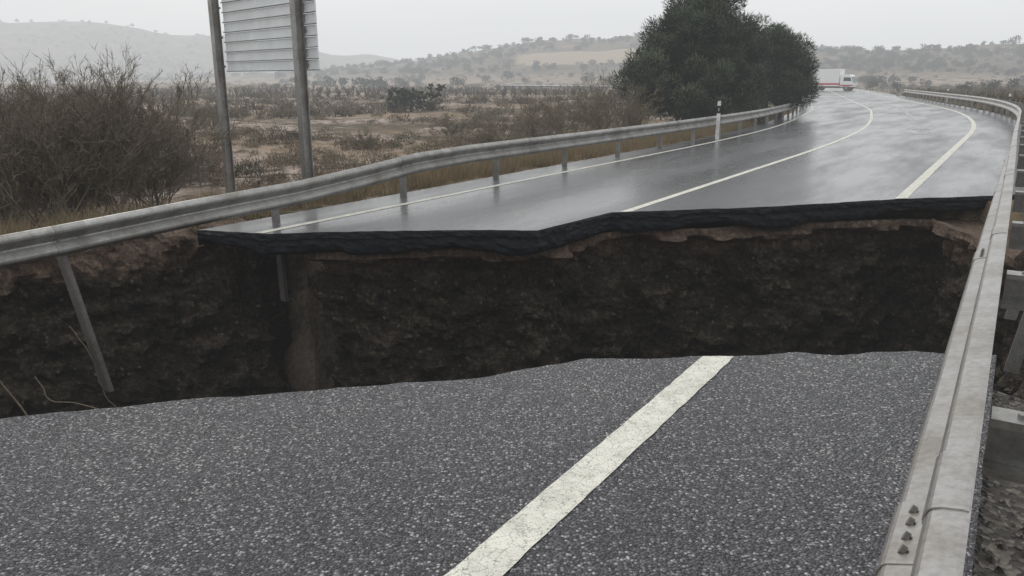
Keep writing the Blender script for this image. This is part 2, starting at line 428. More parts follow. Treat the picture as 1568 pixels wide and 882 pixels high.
rowsn=[('r',(k/12),-8) for k in range(13)]+[('a',s_) for s_ in np.arange(-10,-56,-3)]
EN=slab("road",NEAR,rowsn,.24,M_NEAR,-1)

def marking(name,uc,w,s0,s1,mat=M_PAINT,step=.25,sgn=1,slabE=None,jag=.006):
    verts=[];faces=[]
    e=lambda u:np.interp(u,slabE[:,0],slabE[:,1])+(.015 if sgn>0 else -.015)
    ss=[];x=s0
    while (x<s1): ss.append(x); x+=step if x<40 else 1.2
    ss.append(s1)
    us=[-w/2,-w/4,0,w/4,w/2]
    for k,x in enumerate(ss):
        for q,du in enumerate(us):
            uu=uc+du+ (jag*mn.noise((x*9,du*50,1)) if q in(0,4) else 0)
            xs=x
            if slabE is not None:
                if sgn>0: xs=max(x,e(uc+du)) if k else e(uc+du)
                else: xs=min(x,e(uc+du)) if k<len(ss)-1 else e(uc+du)
            verts.append(W(uu,xs,None,.004))
    for k in range(len(ss)-1):
        for q in range(4):
            a=k*5+q; faces.append((a,a+1,a+6,a+5))
    return mesh_obj(name,verts,faces,[mat])
e=lambda u:float(np.interp(u,EF[:,0],EF[:,1]))
marking("edge_line_marking",-7.72,.13,e(-7.72),285,slabE=EF)
marking("edge_line_marking",-1.33,.15,e(-1.33),285,slabE=EF)
marking("centre_line_marking",-4.42,.12,e(-4.42),285,slabE=EF)
en=lambda u:float(np.interp(u,EN[:,0],EN[:,1]))
marking("edge_line_marking",-1.41,.175,-50,en(-1.41),slabE=EN,sgn=-1,step=.05,jag=.006)
marking("centre_line_marking",-4.62,.13,-50,en(-4.62),slabE=EN,sgn=-1)
m,nt,b=newmat("worn_paint"); n1=tex_noise(nt,5,4,.7); r=ramp(nt,n1.outputs[0],[(.4,(.07,.07,.075)),(.6,(.42,.42,.41))]); L(nt,r.outputs[0],b.inputs['Base Color']); b.inputs['Roughness'].default_value=.35
for (uc,a,b2,w_) in ((-2.75,29,30.4,.6),(-2.75,31.6,33.0,.6),(-3.1,36,62,.14)):
    marking("worn_lane_marking",uc,w_,a,b2,mat=m)

gv=[];gf=[]
us=np.linspace(.02,.9,14); ss=np.concatenate([np.arange(-10,0,1),np.arange(0,5.05,.1)])
for s_ in ss:
    for u in us:
        gv.append(W(u,s_,-.035-.10*(u-.02)+.018*mn.noise((u*14,s_*14,0))+.03*mn.noise((u*3,s_*3,0))-(0 if u<.88 else .15)))
for i in range(len(ss)-1):
    for j in range(len(us)-1):
        a=i*len(us)+j; gf.append((a,a+1,a+len(us)+1,a+len(us)))
mesh_obj("gravel",gv,gf,[M_GRAVEL],smooth=True)
sv=[];sf=[]
for k in range(900):
    u=random.uniform(.05,.85); s_=random.uniform(.3,5.2); r=random.uniform(.006,.022); x,y,z=W(u,s_,-.035-.10*u)
    b0=len(sv)
    for a in range(5):
        t=a*1.2566+random.random(); q=r*random.uniform(.7,1.2); sv.append((x+q*math.cos(t),y+q*math.sin(t),z))
    sv.append((x,y,z+r*1.1))
    for a in range(5): sf.append((b0+a,b0+(a+1)%5,b0+5))
mesh_obj("loose_stones",sv,sf,[M_GRAVEL])

# ------------------------------------------------------------------ guard rails
PROF=[(.018,.158),(.030,.154),(.066,.130),(.080,.115),(.083,.106),(.083,.088),(.079,.078),(.028,.030),(.010,.014),(.006,.0),(.010,-.014),(.028,-.030),(.079,-.078),(.083,-.088),(.083,-.106),(.080,-.115),(.066,-.130),(.030,-.154),(.018,-.158)]
def beam(name,path,side,mat,parent,grow=0.0,tw=None):
    verts=[];faces=[];n=len(PROF)
    for i,(u,s_,zc) in enumerate(path):
        a_=tw(s_) if tw else 0
        for (o,z) in PROF:
            oo=(o+grow)*side; zz=z*(1+grow*2)
            o2=oo*math.cos(a_)-zz*math.sin(a_); z2=oo*math.sin(a_)+zz*math.cos(a_)
            verts.append(W(u+o2,s_,zc+z2))
    for i in range(len(path)-1):
        for j in range(n-1):
            a=i*n+j; faces.append((a,a+1,a+n+1,a+n))
    ob=mesh_obj(name,verts,faces,[mat],parent=parent)
    md=ob.modifiers.new("thick",'SOLIDIFY'); md.thickness=.004; md.offset=0
    return ob
def box_uv(verts,faces,c,ex,ey,ez,hx,hy,hz):
    b0=len(verts)
    for sx in(-1,1):
        for sy in(-1,1):
            for sz in(-1,1):
                verts.append(tuple(c[k]+sx*hx*ex[k]+sy*hy*ey[k]+sz*hz*ez[k] for k in range(3)))
    for f in ((0,1,3,2),(4,6,7,5),(0,4,5,1),(2,3,7,6),(0,2,6,4),(1,5,7,3)): faces.append(tuple(b0+i for i in f))
def frame(s_):
    a=np.array(W(0,s_,0)); b_=np.array(W(0,s_+.1,0)); t=(b_-a)/np.linalg.norm(b_-a); r=np.array([t[1],-t[0],0]); return t,r
def post(verts,faces,top,axis_,t,r,length,w=.10,d=.055,th=.006):
    top=np.array(top); ax_=np.array(axis_)/np.linalg.norm(axis_)
    c=top+ax_*length/2
    box_uv(verts,faces,c-t*(d/2),r,t,ax_,w/2,th/2,length/2)
    box_uv(verts,faces,c-r*(w/2-th/2)+t*th*.5,r,t,ax_,th/2,d/2-th*.5,length/2)
    box_uv(verts,faces,c+r*(w/2-th/2)+t*th*.5,r,t,ax_,th/2,d/2-th*.5,length/2)
def bolt(verts,faces,c,n_,r=.016,h=.012):
    n_=np.array(n_)/np.linalg.norm(n_); a=np.cross(n_,(0.1,0,1)); a/=np.linalg.norm(a); b_=np.cross(n_,a); b0=len(verts); c=np.array(c)
    for hh in (0,h):
        for k in range(6): verts.append(tuple(c+n_*hh+r*(math.cos(k*1.047)*a+math.sin(k*1.047)*b_)))
    for k in range(6): faces.append((b0+k,b0+(k+1)%6,b0+6+(k+1)%6,b0+6+k))
    faces.append(tuple(b0+6+k for k in range(6)))

LS=[-2,1.5,3.45,4.1,5.6,7.3,8.6,9.8,11.2,12.6,16,300]; LZ=[.12,.18,.235,.255,.315,.365,.45,.545,.575,.575,.57,.57]
lz=lambda s_:float(np.interp(s_,LS,LZ))-.156
lroot=empty("guard_rail")
ss=list(np.arange(-2,30,.25))+list(np.arange(30,82,.6))
UL=-8.18
beam("beam",[(UL,s_,lz(s_)-(max(0,s_-76)*.11)) for s_ in ss],1,M_STEEL,lroot)
for sj in (4.15,9.55,13.4,17.4,21.4,25.4,29.4,33.4,41.4):
    beam("splice_plate",[(UL,x,lz(x)) for x in np.linspace(sj-.16,sj+.16,5)],1,M_POST,lroot,grow=.005)
pv=[];pf=[];qv=[];qf=[]
for s_ in [6.95]+list(np.arange(9.6,80,2.7)):
    t,r=frame(s_); zt=lz(s_)+.13; c=W(UL-.11,s_,zt)
    if s_==6.95: post(pv,pf,c,(0.03,0,-1),t,r,.5); post(qv,qf,np.array(c)+np.array([.015,0,-.5]),(0.03,0,-1),t,r,1.1)
    else: post(pv,pf,c,(0,0,-1),t,r,1.3)
    box_uv(pv,pf,np.array(W(UL-.03,s_,lz(s_))),r,t,np.array([0,0,1]),.03,.04,.05)
t,r=frame(4.1)
post(qv,qf,W(UL-.09,4.05,lz(4.05)+.10),tuple(np.array([0.16,0.05,-1.0])),t,r,1.85,w=.12)
t,r=frame(1.3); post(qv,qf,W(UL-.09,1.2,lz(1.2)+.12),(.2,.05,-1),t,r,1.9)
for sj in (4.15,9.55):
    t,r=frame(sj)
    for dx in (-.11,.11): bolt(pv,pf,np.array(W(UL+.012,sj+dx,lz(sj))),r,.016,.014)
mesh_obj("posts",pv,pf,[M_POST],parent=lroot); mesh_obj("hanging_posts",qv,qf,[M_DIRTY],parent=lroot)

rroot=empty("guard_rail")
UR=-.03; RZ=.75-.156
rzf=lambda s_: RZ - .03*math.exp(-((s_-9)/3.0)**2)
twf=lambda s_: -.42+.37*float(sstep(6,20,s_))      # the beam rolls outwards where its posts lost the ground
urf=lambda s_: UR+.012
ss=list(np.arange(-3,30,.2))+list(np.arange(30,95,.6))
beam("beam",[(urf(s_),s_,rzf(s_)-(max(0,s_-88)*.09)) for s_ in ss],-1,M_STEELN,rroot,tw=twf)
for sj in (2.05,6.05,10.05,14.05,18.05,22.05,26,30,34):
    beam("splice_plate",[(urf(x),x,rzf(x)) for x in np.linspace(sj-.17,sj+.17,5)],-1,M_STEELN,rroot,grow=.005,tw=twf)
pv=[];pf=[];bv=[];bf=[]
for sj in (2.05,6.05):      # splice bolts on the beam
    t,r=frame(sj); a_=twf(sj)
    nrm=-r*math.cos(a_)-np.array([0,0,1])*math.sin(a_)
    for dx in (-.11,-.04,.04,.11):
        for zz in (-.052,.052):
            oo=-.056; o2=oo*math.cos(a_)-zz*math.sin(a_); z2=oo*math.sin(a_)+zz*math.cos(a_)
            bolt(pv,pf,np.array(W(urf(sj)+o2,sj+dx,rzf(sj)+z2)),nrm,.013,.014)
for i,s_ in enumerate([.3,2.62,4.75,6.6,8.6,10.6,12.6]+list(np.arange(14.6,92,2.0))):
    t,r=frame(s_); up=np.array([0,0,1]); zc=rzf(s_); a_=twf(s_)
    sh=-a_*.06
    hx=.19; c=np.array(W(UR+.055+sh+hx,s_,zc+.035))
    box_uv(bv,bf,c+up*.090,r,t,up,hx,.055,.003)
    box_uv(bv,bf,c-up*.090,r,t,up,hx,.055,.003)
    box_uv(bv,bf,c+t*.051,r,t,up,hx,.003,.086)
    box_uv(bv,bf,c+up*.077-t*.053,r,t,up,hx,.0025,.0095)
    box_uv(bv,bf,c-up*.077-t*.053,r,t,up,hx,.0025,.0095)
    hang = 4.6<s_<14
    ln=1.75 if hang else 1.3
    axd=np.array([0,0,-1.0])
    if hang: axd=axd+t*(-.10-.05*math.sin(i*3))-r*(.12+.04*math.cos(i*5))
    post(pv,pf,np.array(W(UR+.055+sh+2*hx+.065,s_,zc+.15)),axd,t,r,ln,w=.12,d=.07)
    for z in (-.03,.05): bolt(pv,pf,c+r*(hx-.05)+t*.047+up*(z-.01),-t,.013,.012)
    for q in (-.11,.06): bolt(pv,pf,c+up*.093+r*q,up,.014,.012)
mesh_obj("posts",pv,pf,[M_POST],parent=rroot); mesh_obj("brackets",bv,bf,[M_BRK],parent=rroot)
tv=[];tf=[]
for x in np.arange(-3,92,.5):
    for (o,z) in ((.56,.03),(.562,-.11),(.566,-.11),(.566,.03)): tv.append(W(UR+o,x,rzf(x)+z))
for i in range(len(tv)//4-1):
    for j in range(4):
        a=i*4+j; b2=i*4+(j+1)%4; tf.append((a,b2,b2+4,a+4))
mesh_obj("rear_strip",tv,tf,[M_POST],parent=rroot)

# ------------------------------------------------------------------ road sign (seen from the back)
sroot=empty("road_sign",(0,0,0))
p1=np.array([-5.9,16.2,0]); p2=np.array([-3.62,13.75,0]); dr=(p2-p1)/np.linalg.norm(p2-p1); nb=np.array([-dr[1],dr[0],0]); 
if nb[1]<0: nb=-nb
up=np.array([0,0,1.])
v=[];f=[]
for p in (p1,p2):
    c=p+up*2.2
    box_uv(v,f,c-nb*.07,dr,nb,up,.085,.006,3.1); box_uv(v,f,c+nb*.07,dr,nb,up,.085,.006,3.1); box_uv(v,f,c,dr,nb,up,.006,.064,3.1)
mesh_obj("posts",v,f,[M_STEEL],parent=sroot)
v=[];f=[];v2=[];f2=[]
a0=p1+dr*.16; a1=p2+dr*.42; mid=(a0+a1)/2; hl=np.linalg.norm(a1-a0)/2
for k in range(17):
    z=1.86+k*.185
    box_uv(v,f,mid+nb*.12+up*(z+.0825),dr,nb,up,hl,.012,.082)
    box_uv(v2,f2,mid+nb*.103+up*(z-.006),dr,nb,up,hl,.028,.006)
    box_uv(v,f,mid+nb*.088+up*(z+.012),dr,nb,up,hl,.003,.010)
mesh_obj("panel",v,f,[M_SIGN],parent=sroot); mesh_obj("panel_ribs",v2,f2,[M_SEAM],parent=sroot)
v=[];f=[]
for p in (p1,p2):
    for k in range(0,16,3):
        box_uv(v,f,p+nb*.082+up*(1.95+k*.185),dr,nb,up,.12,.006,.02)
mesh_obj("clamps",v,f,[M_POST],parent=sroot)

# ------------------------------------------------------------------ delineator posts
def delineator(u,s_,h=1.05):
    root=empty("delineator_post",W(u,s_)); t,r=frame(s_)
    def ring(z,w): return [tuple(np.array([0,0,z])+r*a*w+t*b_*.05) for a,b_ in ((-1,-.8),(1,-.8),(.5,1),(-.5,1))]
    def seg(z0,z1,w0,w1,mat,nm):
        vs=ring(z0,w0)+ring(z1,w1); fs=[(0,1,5,4),(1,2,6,5),(2,3,7,6),(3,0,4,7),(4,5,6,7)]
        mesh_obj(nm,vs,fs,[mat],parent=root)
    seg(0,h-.38,.062,.058,M_WHITE,"shaft"); seg(h-.38,h-.14,.0585,.0585,M_BLACK,"black_band"); seg(h-.14,h,.058,.05,M_WHITE,"cap")
    vs=[];fs=[]; box_uv(vs,fs,np.array([0,0,h-.26])-t*.046,r,t,np.array([0,0,1]),.012,.004,.04); mesh_obj("reflector",vs,fs,[M_REFL],parent=root)
delineator(-7.98,24.6,1.18); delineator(.55,29.0); delineator(.75,47,1.0); delineator(.75,68,1.0)

# ------------------------------------------------------------------ lorry far down the road
tx,ty,_=W(-3.9,136); tz=float(rz(-3.4))
troot=empty("delivery_truck",(tx,ty,tz)); troot.rotation_euler=(0,0,math.radians(-40))
def tbox(nm,c,h,mat,bev=.03):
    vs=[];fs=[]; box_uv(vs,fs,np.array(c),np.array([1,0,0]),np.array([0,1,0]),np.array([0,0,1]),*h)
    o=mesh_obj(nm,vs,fs,[mat],parent=troot)
    if bev: md=o.modifiers.new("b",'BEVEL'); md.width=bev; md.segments=2
    return o
tbox("cargo_box",(-1.0,0,2.0),(2.05,1.15,1.30),M_BOX); tbox("red_stripe",(-1.0,0,1.05),(2.07,1.17,.14),M_RED,0); tbox("chassis",(0,0,.62),(3.0,.9,.14),M_TYRE)
tbox("rear_guard",(-3.1,0,.75),(.06,1.1,.12),M_RED,0)
prof=[(1.15,.6),(3.1,.6),(3.15,1.25),(2.75,2.2),(2.5,2.45),(1.15,2.45)]
vs=[(x,y,z) for y in(-1.1,1.1) for x,z in prof]; n=len(prof)
fs=[tuple(range(n))[::-1],tuple(range(n,2*n))]+[(i,(i+1)%n,n+(i+1)%n,n+i) for i in range(n)]
o=mesh_obj("cab",vs,fs,[M_BOX],parent=troot); md=o.modifiers.new("b",'BEVEL'); md.width=.06; md.segments=2
for y in(-1.115,1.115):
    vs=[(1.7,y,1.5),(2.9,y,1.5),(2.7,y,2.05),(1.7,y,2.05)]; mesh_obj("side_window",vs,[(0,1,2,3)],[M_GLASS],parent=troot)
    vs=[(1.2,y,.75),(3.1,y,.75),(3.13,y,.95),(1.2,y,.95)]; mesh_obj("cab_stripe",vs,[(0,1,2,3)],[M_RED],parent=troot)
mesh_obj("windscreen",[(3.18,-1,1.32),(3.18,1,1.32),(2.8,1,2.16),(2.8,-1,2.16)],[(0,1,2,3)],[M_GLASS],parent=troot)
for x in(-2.2,2.2):
    for y in(-.95,.95):
        bpy.ops.mesh.primitive_cylinder_add(vertices=24,radius=.48,depth=.3,location=(0,0,0),rotation=(math.pi/2,0,0)); o=bpy.context.object; o.name="wheel"; o.parent=troot; o.location=(x,y,.48); o.data.materials.append(M_TYRE)
        bpy.ops.mesh.primitive_cylinder_add(vertices=16,radius=.24,depth=.32,rotation=(math.pi/2,0,0)); o=bpy.context.object; o.name="hub"; o.parent=troot; o.location=(x,y,.48); o.data.materials.append(M_POST)

# ------------------------------------------------------------------ vegetation
def blades(base, dirs, lens, widths, tint):
    n=len(base); rnd=rng.normal(size=(n,3)); side=np.cross(dirs,rnd); side/=np.linalg.norm(side,axis=1)[:,None]+1e-9
    a=base-side*widths[:,None]/2; b_=base+side*widths[:,None]/2; c=base+dirs*lens[:,None]
    V=np.stack([a,b_,c],1).reshape(-1,3); F=np.arange(3*n).reshape(-1,3); return V,F,np.repeat(tint,3)
def unit(v): return v/(np.linalg.norm(v,axis=1)[:,None]+1e-9)

def twig_bush(name,loc,height,spread,nstem=26,tint0=.4):
    Vs=[];Ts=[];Fs=[];cnt=0
    o=np.zeros((nstem,3)); o[:,:2]=rng.normal(size=(nstem,2))*spread*.14
    d=np.stack([rng.normal(size=nstem)*.5*spread/height*1.6,rng.normal(size=nstem)*.5*spread/height*1.6,np.ones(nstem)],1); d=unit(d)
    ln=height*rng.uniform(.5,.86,nstem); w=np.full(nstem,.024)
    for lev in range(4):
        n=len(o); K=4 if lev<2 else 3
        pts=[o]; dd=d.copy()
        for k in range(K):
            dd=unit(dd+rng.normal(size=(n,3))*.13+np.array([0,0,.06])); pts.append(pts[-1]+dd*(ln/K)[:,None])
        side=unit(np.cross(dd,rng.normal(size=(n,3))))
        A=[]
        for k in range(K+1):
            ww=(w*(1-.75*k/K))[:,None]/2; A.append(pts[k]-side*ww); A.append(pts[k]+side*ww)
        A=np.stack(A,1)
        Vs.append(A.reshape(-1,3)); t=np.repeat(np.clip(tint0+rng.normal(size=n)*.2+lev*.07,0,1),2*(K+1)); Ts.append(t)
        b0=cnt+np.arange(n)[:,None]*2*(K+1)
        for k in range(K): Fs.append(np.concatenate([b0+2*k,b0+2*k+1,b0+2*k+3,b0+2*k+2],1))
        cnt+=A.shape[0]*A.shape[1]
        if lev==3: break
        m_=[10,8,6][lev]
        ti=rng.uniform(.2,1,(n,m_)); kk=np.clip((ti*K).astype(int),0,K-1); fr=ti*K-kk
        PP=np.stack(pts,1)
        ii=np.arange(n)[:,None]
        oo=PP[ii,kk]*(1-fr[...,None])+PP[ii,kk+1]*fr[...,None]
        nd=unit((d[:,None,:]+rng.normal(size=(n,m_,3))*.5+np.array([0,0,.15])).reshape(-1,3))
        nl=(ln[:,None]*rng.uniform(.28,.46,(n,m_))).ravel()
        o=oo.reshape(-1,3); d=nd; ln=nl; w=np.repeat(w,m_)*.5
        w=np.maximum(w,.008)
    V=np.concatenate(Vs)+np.array(loc); 
    return np_mesh(name,V,np.concatenate(Fs),M_TWIG,tint=np.concatenate(Ts))
def dir_pos(px,D):
    return (px-784)/1184*.9655*D, D
bushes=[(-60,12.5,2.3,1.7,.25),(40,12.2,2.4,1.5,.35),(140,12.9,2.7,1.5,.35),(210,14.5,2.0,1.2,.4),(100,16,2.9,2.0,.4),(0,16,2.7,2.2,.4),(-130,14,2.3,2,.3),(60,20,2.6,2.4,.5),(185,19,2.2,1.8,.5),(90,13,2.3,1.4,.4),
 (270,20,1.1,1.2,.45),(315,36,1.7,1.8,.7),(760,34,1.9,2.2,.5),(820,30,2.0,2.0,.6),(880,28,2.3,2.0,.55),(940,29,2.4,1.8,.65),(690,36,1.2,1.8,.5),(975,27,1.6,1.3,.5),(840,38,2.3,2.6,.7),(910,40,2.6,2.8,.65),(560,30,.9,1.5,.45),(740,27,1.2,1.4,.5)]
for px,D,h,sp,t0 in bushes:
    x,y=dir_pos(px,D); z=float(gz(x,y)[0])
    twig_bush("shrub",(x,y,z-.05),h,sp,34 if D<22 else 20,t0)

def clump(n,rx,rz_,lenr,w,up_=.5):
    p=unit(rng.normal(size=(n,3))); p[:,2]=np.abs(p[:,2]); r=rng.uniform(.35,1,n)**.6
    lump=1+.35*np.sin(p[:,0]*5+rng.random()*6)*np.cos(p[:,1]*4+rng.random()*6)
    b=p*(r*lump)[:,None]*np.array([rx,rx,rz_]); d=unit(p*.8+rng.normal(size=(n,3))*.5+np.array([0,0,up_]))
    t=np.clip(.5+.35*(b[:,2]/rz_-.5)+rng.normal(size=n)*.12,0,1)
    return blades(b,d,rng.uniform(*lenr,n),np.full(n,w),t)
def scatter(name,tmpl,x,y,sc,mat,tint,zoff=-.05):
    z=gz(x,y); Vs=[];Fs=[];Ts=[];c=0
    which=rng.integers(0,len(tmpl),len(x)); rot=rng.uniform(0,6.28,len(x))
    for k,(V,F,T) in enumerate(tmpl):
        I=np.where(which==k)[0]
        if not len(I): continue
        cr,sr=np.cos(rot[I]),np.sin(rot[I])
        sx=sc[I]*rng.uniform(.8,1.3,len(I))
        vx=(V[None,:,0]*cr[:,None]-V[None,:,1]*sr[:,None])*sx[:,None]+x[I][:,None]
        vy=(V[None,:,0]*sr[:,None]+V[None,:,1]*cr[:,None])*sx[:,None]+y[I][:,None]
        vz=V[None,:,2]*sc[I][:,None]+(z[I]+zoff)[:,None]
        Vs.append(np.stack([vx,vy,vz],-1).reshape(-1,3))
        Fs.append((F[None]+(np.arange(len(I))*len(V))[:,None,None]+c).reshape(-1,3)); c+=len(I)*len(V)
        Ts.append(np.clip(tint[I][:,None]+(T[None]-.5)*.55,0,1).ravel())
    return np_mesh(name,np.concatenate(Vs),np.concatenate(Fs),mat,tint=np.concatenate(Ts))
def region(n,pxr,Dr,pw=1.0,clear=1.3):
    px=rng.uniform(*pxr,n); D=Dr[0]*(Dr[1]/Dr[0])**(rng.random(n)**pw); x,y=dir_pos(px,D)
    U,S=road_coords(x,y); ok=((U<-9.9-clear)|(U>1.2+clear)); 
    ok&=~((S<14)&(U>-9.6-clear)&(U<2.2))
    return x[ok],y[ok],D[ok]
T_near=[clump(240,.55,.45,(.06,.2),.025) for _ in range(5)]
T_mid=[clump(70,.6,.45,(.12,.3),.085) for _ in range(5)]
x,y,D=region(2300,(-700,1050),(13,60)); pat=fbm(x*.16,y*.16,3)+rng.normal(size=len(x))*.12
bare=((x+8.5)/8)**2+((y-26)/8.5)**2
ok=(pat>-.06)&((bare>1)|(pat>.13)); x,y,D=x[ok],y[ok],D[ok]
scatter("scrub",T_near,x,y,rng.uniform(.4,1.0,len(x)),M_SCRUB,np.clip(rng.normal(.40,.22,len(x)),0,1))
x,y,D=region(7000,(-700,2100),(50,420)); pat=fbm(x*.05,y*.05,3)+rng.normal(size=len(x))*.15
ok=(pat>-.04); x,y,D=x[ok],y[ok],D[ok]
scatter("scrub",T_mid,x,y,rng.uniform(.6,1.4,len(x))*(1+D/500),M_SCRUB,np.clip(rng.normal(.42,.24,len(x)),0,1))
x,y,D=region(2600,(1380,2200),(30,220),1.0,.6)
scatter("scrub",T_mid,x,y,rng.uniform(.8,2.2,len(x)),M_SCRUB,np.clip(rng.normal(.5,.3,len(x)),0,1))
T_gr=[]
for _ in range(5):
    n=55; b=np.zeros((n,3)); b[:,:2]=rng.normal(size=(n,2))*.10; d=unit(np.stack([rng.normal(size=n)*.35,rng.normal(size=n)*.35,np.ones(n)],1))
    T_gr.append(blades(b,d,rng.uniform(.12,.42,n),np.full(n,.011),rng.random(n)))
u=-8.95-np.abs(rng.normal(size=3200))*1.7; s_=rng.uniform(-3,60,3200)
x,y=Pl(u,s_); dl=dloop(u,s_,LOOP); ok=((dl>.12)|(s_>7.6))&~(inside(u,s_,LOOP)&(s_<7.6))&~((u>-8.9-wd(s_))&(s_<9)); x,y=x[ok],y[ok]
scatter("dry_grass",T_gr,x,y,rng.uniform(.5,1.2,len(x)),M_GRASS,rng.uniform(.1,1,len(x)))
u=.9+np.abs(rng.normal(size=1200))*1.5; s_=rng.uniform(14,80,1200); x,y=Pl(u,s_)
scatter("dry_grass",T_gr,x,y,rng.uniform(.5,1.2,len(x)),M_GRASS,rng.uniform(.1,1,len(x)))

T_tree=[]
for _ in range(6):
    p=[];
    for k in range(7):
        c=np.array([rng.normal()*.55,rng.normal()*.55,rng.uniform(.7,1.7)]); r=rng.uniform(.45,.8)
        q=unit(rng.normal(size=(30,3)))*r*rng.uniform(.6,1,30)[:,None]; p.append(q+c)
    p=np.concatenate(p); n=len(p); V_,F_,T_=blades(p,unit(rng.normal(size=(n,3))),rng.uniform(.25,.45,n),np.full(n,.27),np.clip(p[:,2]/2.6,0,1))
    tr=blades(np.zeros((3,3)),unit(np.array([[0,0,1],[.05,0,1],[0,.05,1.]])),np.full(3,1.5),np.full(3,.16),np.zeros(3))
    V_=np.concatenate([V_,tr[0]]);F_=np.concatenate([F_,tr[1]+3*n]);T_=np.concatenate([T_,tr[2]]); T_tree.append((V_,F_,T_))
px=rng.uniform(420,2000,4600); D=rng.uniform(200,640,4600); x,y=dir_pos(px,D); U,S=road_coords(x,y)
h=gz(x,y,(U,S)); cl=fbm(x*.03,y*.03,3)
ok=(np.abs(U+4)>22)&(((h>4)&(cl>-.18))|(rng.random(len(x))<.10))&~((np.abs(x-40)<38)&(np.abs(y-440)<32)); x,y=x[ok],y[ok]
scatter("distant_trees",T_tree,x,y,rng.uniform(.5,1.8,len(x))**1.2,M_DTREE,np.clip(rng.normal(.3,.22,len(x)),0,1),-.3)
px=rng.uniform(-400,420,600); D=rng.uniform(550,1000,600); x,y=dir_pos(px,D)
scatter("distant_trees",T_tree,x,y,rng.uniform(1.0,2.2,len(x)),M_DTREE,np.clip(rng.normal(.3,.2,len(x)),0,1),-.3)
bx,by=dir_pos(np.array([628.,618,1375,1335,1345,1480,1500,1520,1555,1590,1330,1420]),np.array([70.,72,165,185,210,120,150,110,130,115,240,200]))
scatter("distant_trees",T_tree,bx,by,np.array([1.3,1.1,1.0,1.3,1.5,.9,1.2,.8,1.1,.9,1.6,1.3]),M_DTREE,np.full(12,.5))
vx=[];vy=[]
for r_ in range(12):
    D0=112+r_*7
    for k in np.arange(-75,18,1.6): vx.append(k+rng.normal()*.2); vy.append(D0+k*.05+rng.normal()*.2)
T_vine=[]
for _ in range(4):
    n=20; b=np.zeros((n,3)); b[:,2]=rng.uniform(0,.6,n); d=unit(np.stack([rng.normal(size=n)*.6,rng.normal(size=n)*.6,np.ones(n)],1)); T_vine.append(blades(b,d,rng.uniform(.4,.8,n),np.full(n,.06),rng.random(n)*.3))
scatter("vineyard",T_vine,np.array(vx),np.array(vy),rng.uniform(.9,1.5,len(vx)),M_SCRUB,np.full(len(vx),.15))

# ------------------------------------------------------------------ pine trees
def pine(name,x0,y0,specs,ntri):
    root=empty(name,(0,0,0)); z0=float(gz(x0,y0)[0])
    tv=[];tf=[]
    def tube(a,b_,r0,r1,k=8,seg=5):
        a=np.array(a,float);b_=np.array(b_,float); d=unit((b_-a)[None])[0]; s1=np.cross(d,(0.3,.2,.9)); s1/=np.linalg.norm(s1); s2=np.cross(d,s1); b0=len(tv)
        for i in range(seg+1):
            t=i/seg; c=a+(b_-a)*t+rng.normal(size=3)*.04*(0<i<seg); r=r0+(r1-r0)*t
            for j in range(k): tv.append(tuple(c+r*(math.cos(j*6.283/k)*s1+math.sin(j*6.283/k)*s2)))
        for i in range(seg):
            for j in range(k): tf.append((b0+i*k+j,b0+i*k+(j+1)%k,b0+(i+1)*k+(j+1)%k,b0+(i+1)*k+j))
    C=[];R=[]
    for (cx,cy,cz,rx,rz_,nl) in specs:
        tube((x0+cx*.6,y0+cy*.6,z0-.2),(x0+cx,y0+cy,z0+cz+rz_*.5),.2,.05)
        for k in range(nl):
            p=unit(rng.normal(size=(1,3)))[0]
            if p[2]<-.75: p[2]*=-1
            c=np.array([x0+cx,y0+cy,z0+cz])+p*np.array([rx,rx,rz_])*rng.uniform(.62,.92)
            if c[2]<z0+.3: c[2]=z0+.3+rng.random()*.5
            C.append(c); R.append(rng.uniform(.28,.7))
            if k%4==0: tube((x0+cx,y0+cy,z0+max(.5,cz-.5+rng.random())),c,.06,.015,5,4)
    mesh_obj("trunk_and_limbs",tv,tf,[M_BARK],smooth=True,parent=root)
    C=np.array(C);R=np.array(R); j=rng.choice(len(C),ntri,p=R**2/np.sum(R**2))
    p=unit(rng.normal(size=(ntri,3))); rr=rng.uniform(.55,1.15,ntri)
    b=C[j]+p*(R[j]*rr)[:,None]*np.array([1,1,.8])
    d=unit(p+rng.normal(size=(ntri,3))*.45+np.array([0,0,.5]))
    t=np.clip(.44+.38*p[:,2]+.25*(rr-.8)+rng.normal(size=ntri)*.12+(R[j]-.5)*.3+.18*np.sin(j*7.3),0,1)  # clump tops tinted lighter, undersides darker: crown shading put into the colour
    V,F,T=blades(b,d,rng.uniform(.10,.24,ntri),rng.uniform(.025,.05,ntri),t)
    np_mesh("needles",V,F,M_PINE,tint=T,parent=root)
    n2=ntri//7; j=rng.integers(0,len(specs),n2); sp=np.array(specs)[j]
    p=unit(rng.normal(size=(n2,3)))*rng.uniform(.2,.68,n2)[:,None]
    b=np.array([x0,y0,z0])+sp[:,:3]+p*np.stack([sp[:,3],sp[:,3],sp[:,4]],1); b=b[b[:,2]>z0+.1]; n2=len(b)
    V,F,T=blades(b,unit(rng.normal(size=(n2,3))),rng.uniform(.2,.4,n2),rng.uniform(.12,.2,n2),np.full(n2,.05))  # core needles tinted near black, so the crown's inner shade is painted in
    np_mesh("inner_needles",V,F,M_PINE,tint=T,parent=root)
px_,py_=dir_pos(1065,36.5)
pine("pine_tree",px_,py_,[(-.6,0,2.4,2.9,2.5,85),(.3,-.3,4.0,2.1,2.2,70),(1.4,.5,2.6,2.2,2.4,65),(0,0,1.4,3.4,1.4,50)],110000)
px2,py2=dir_pos(1194,40.5)
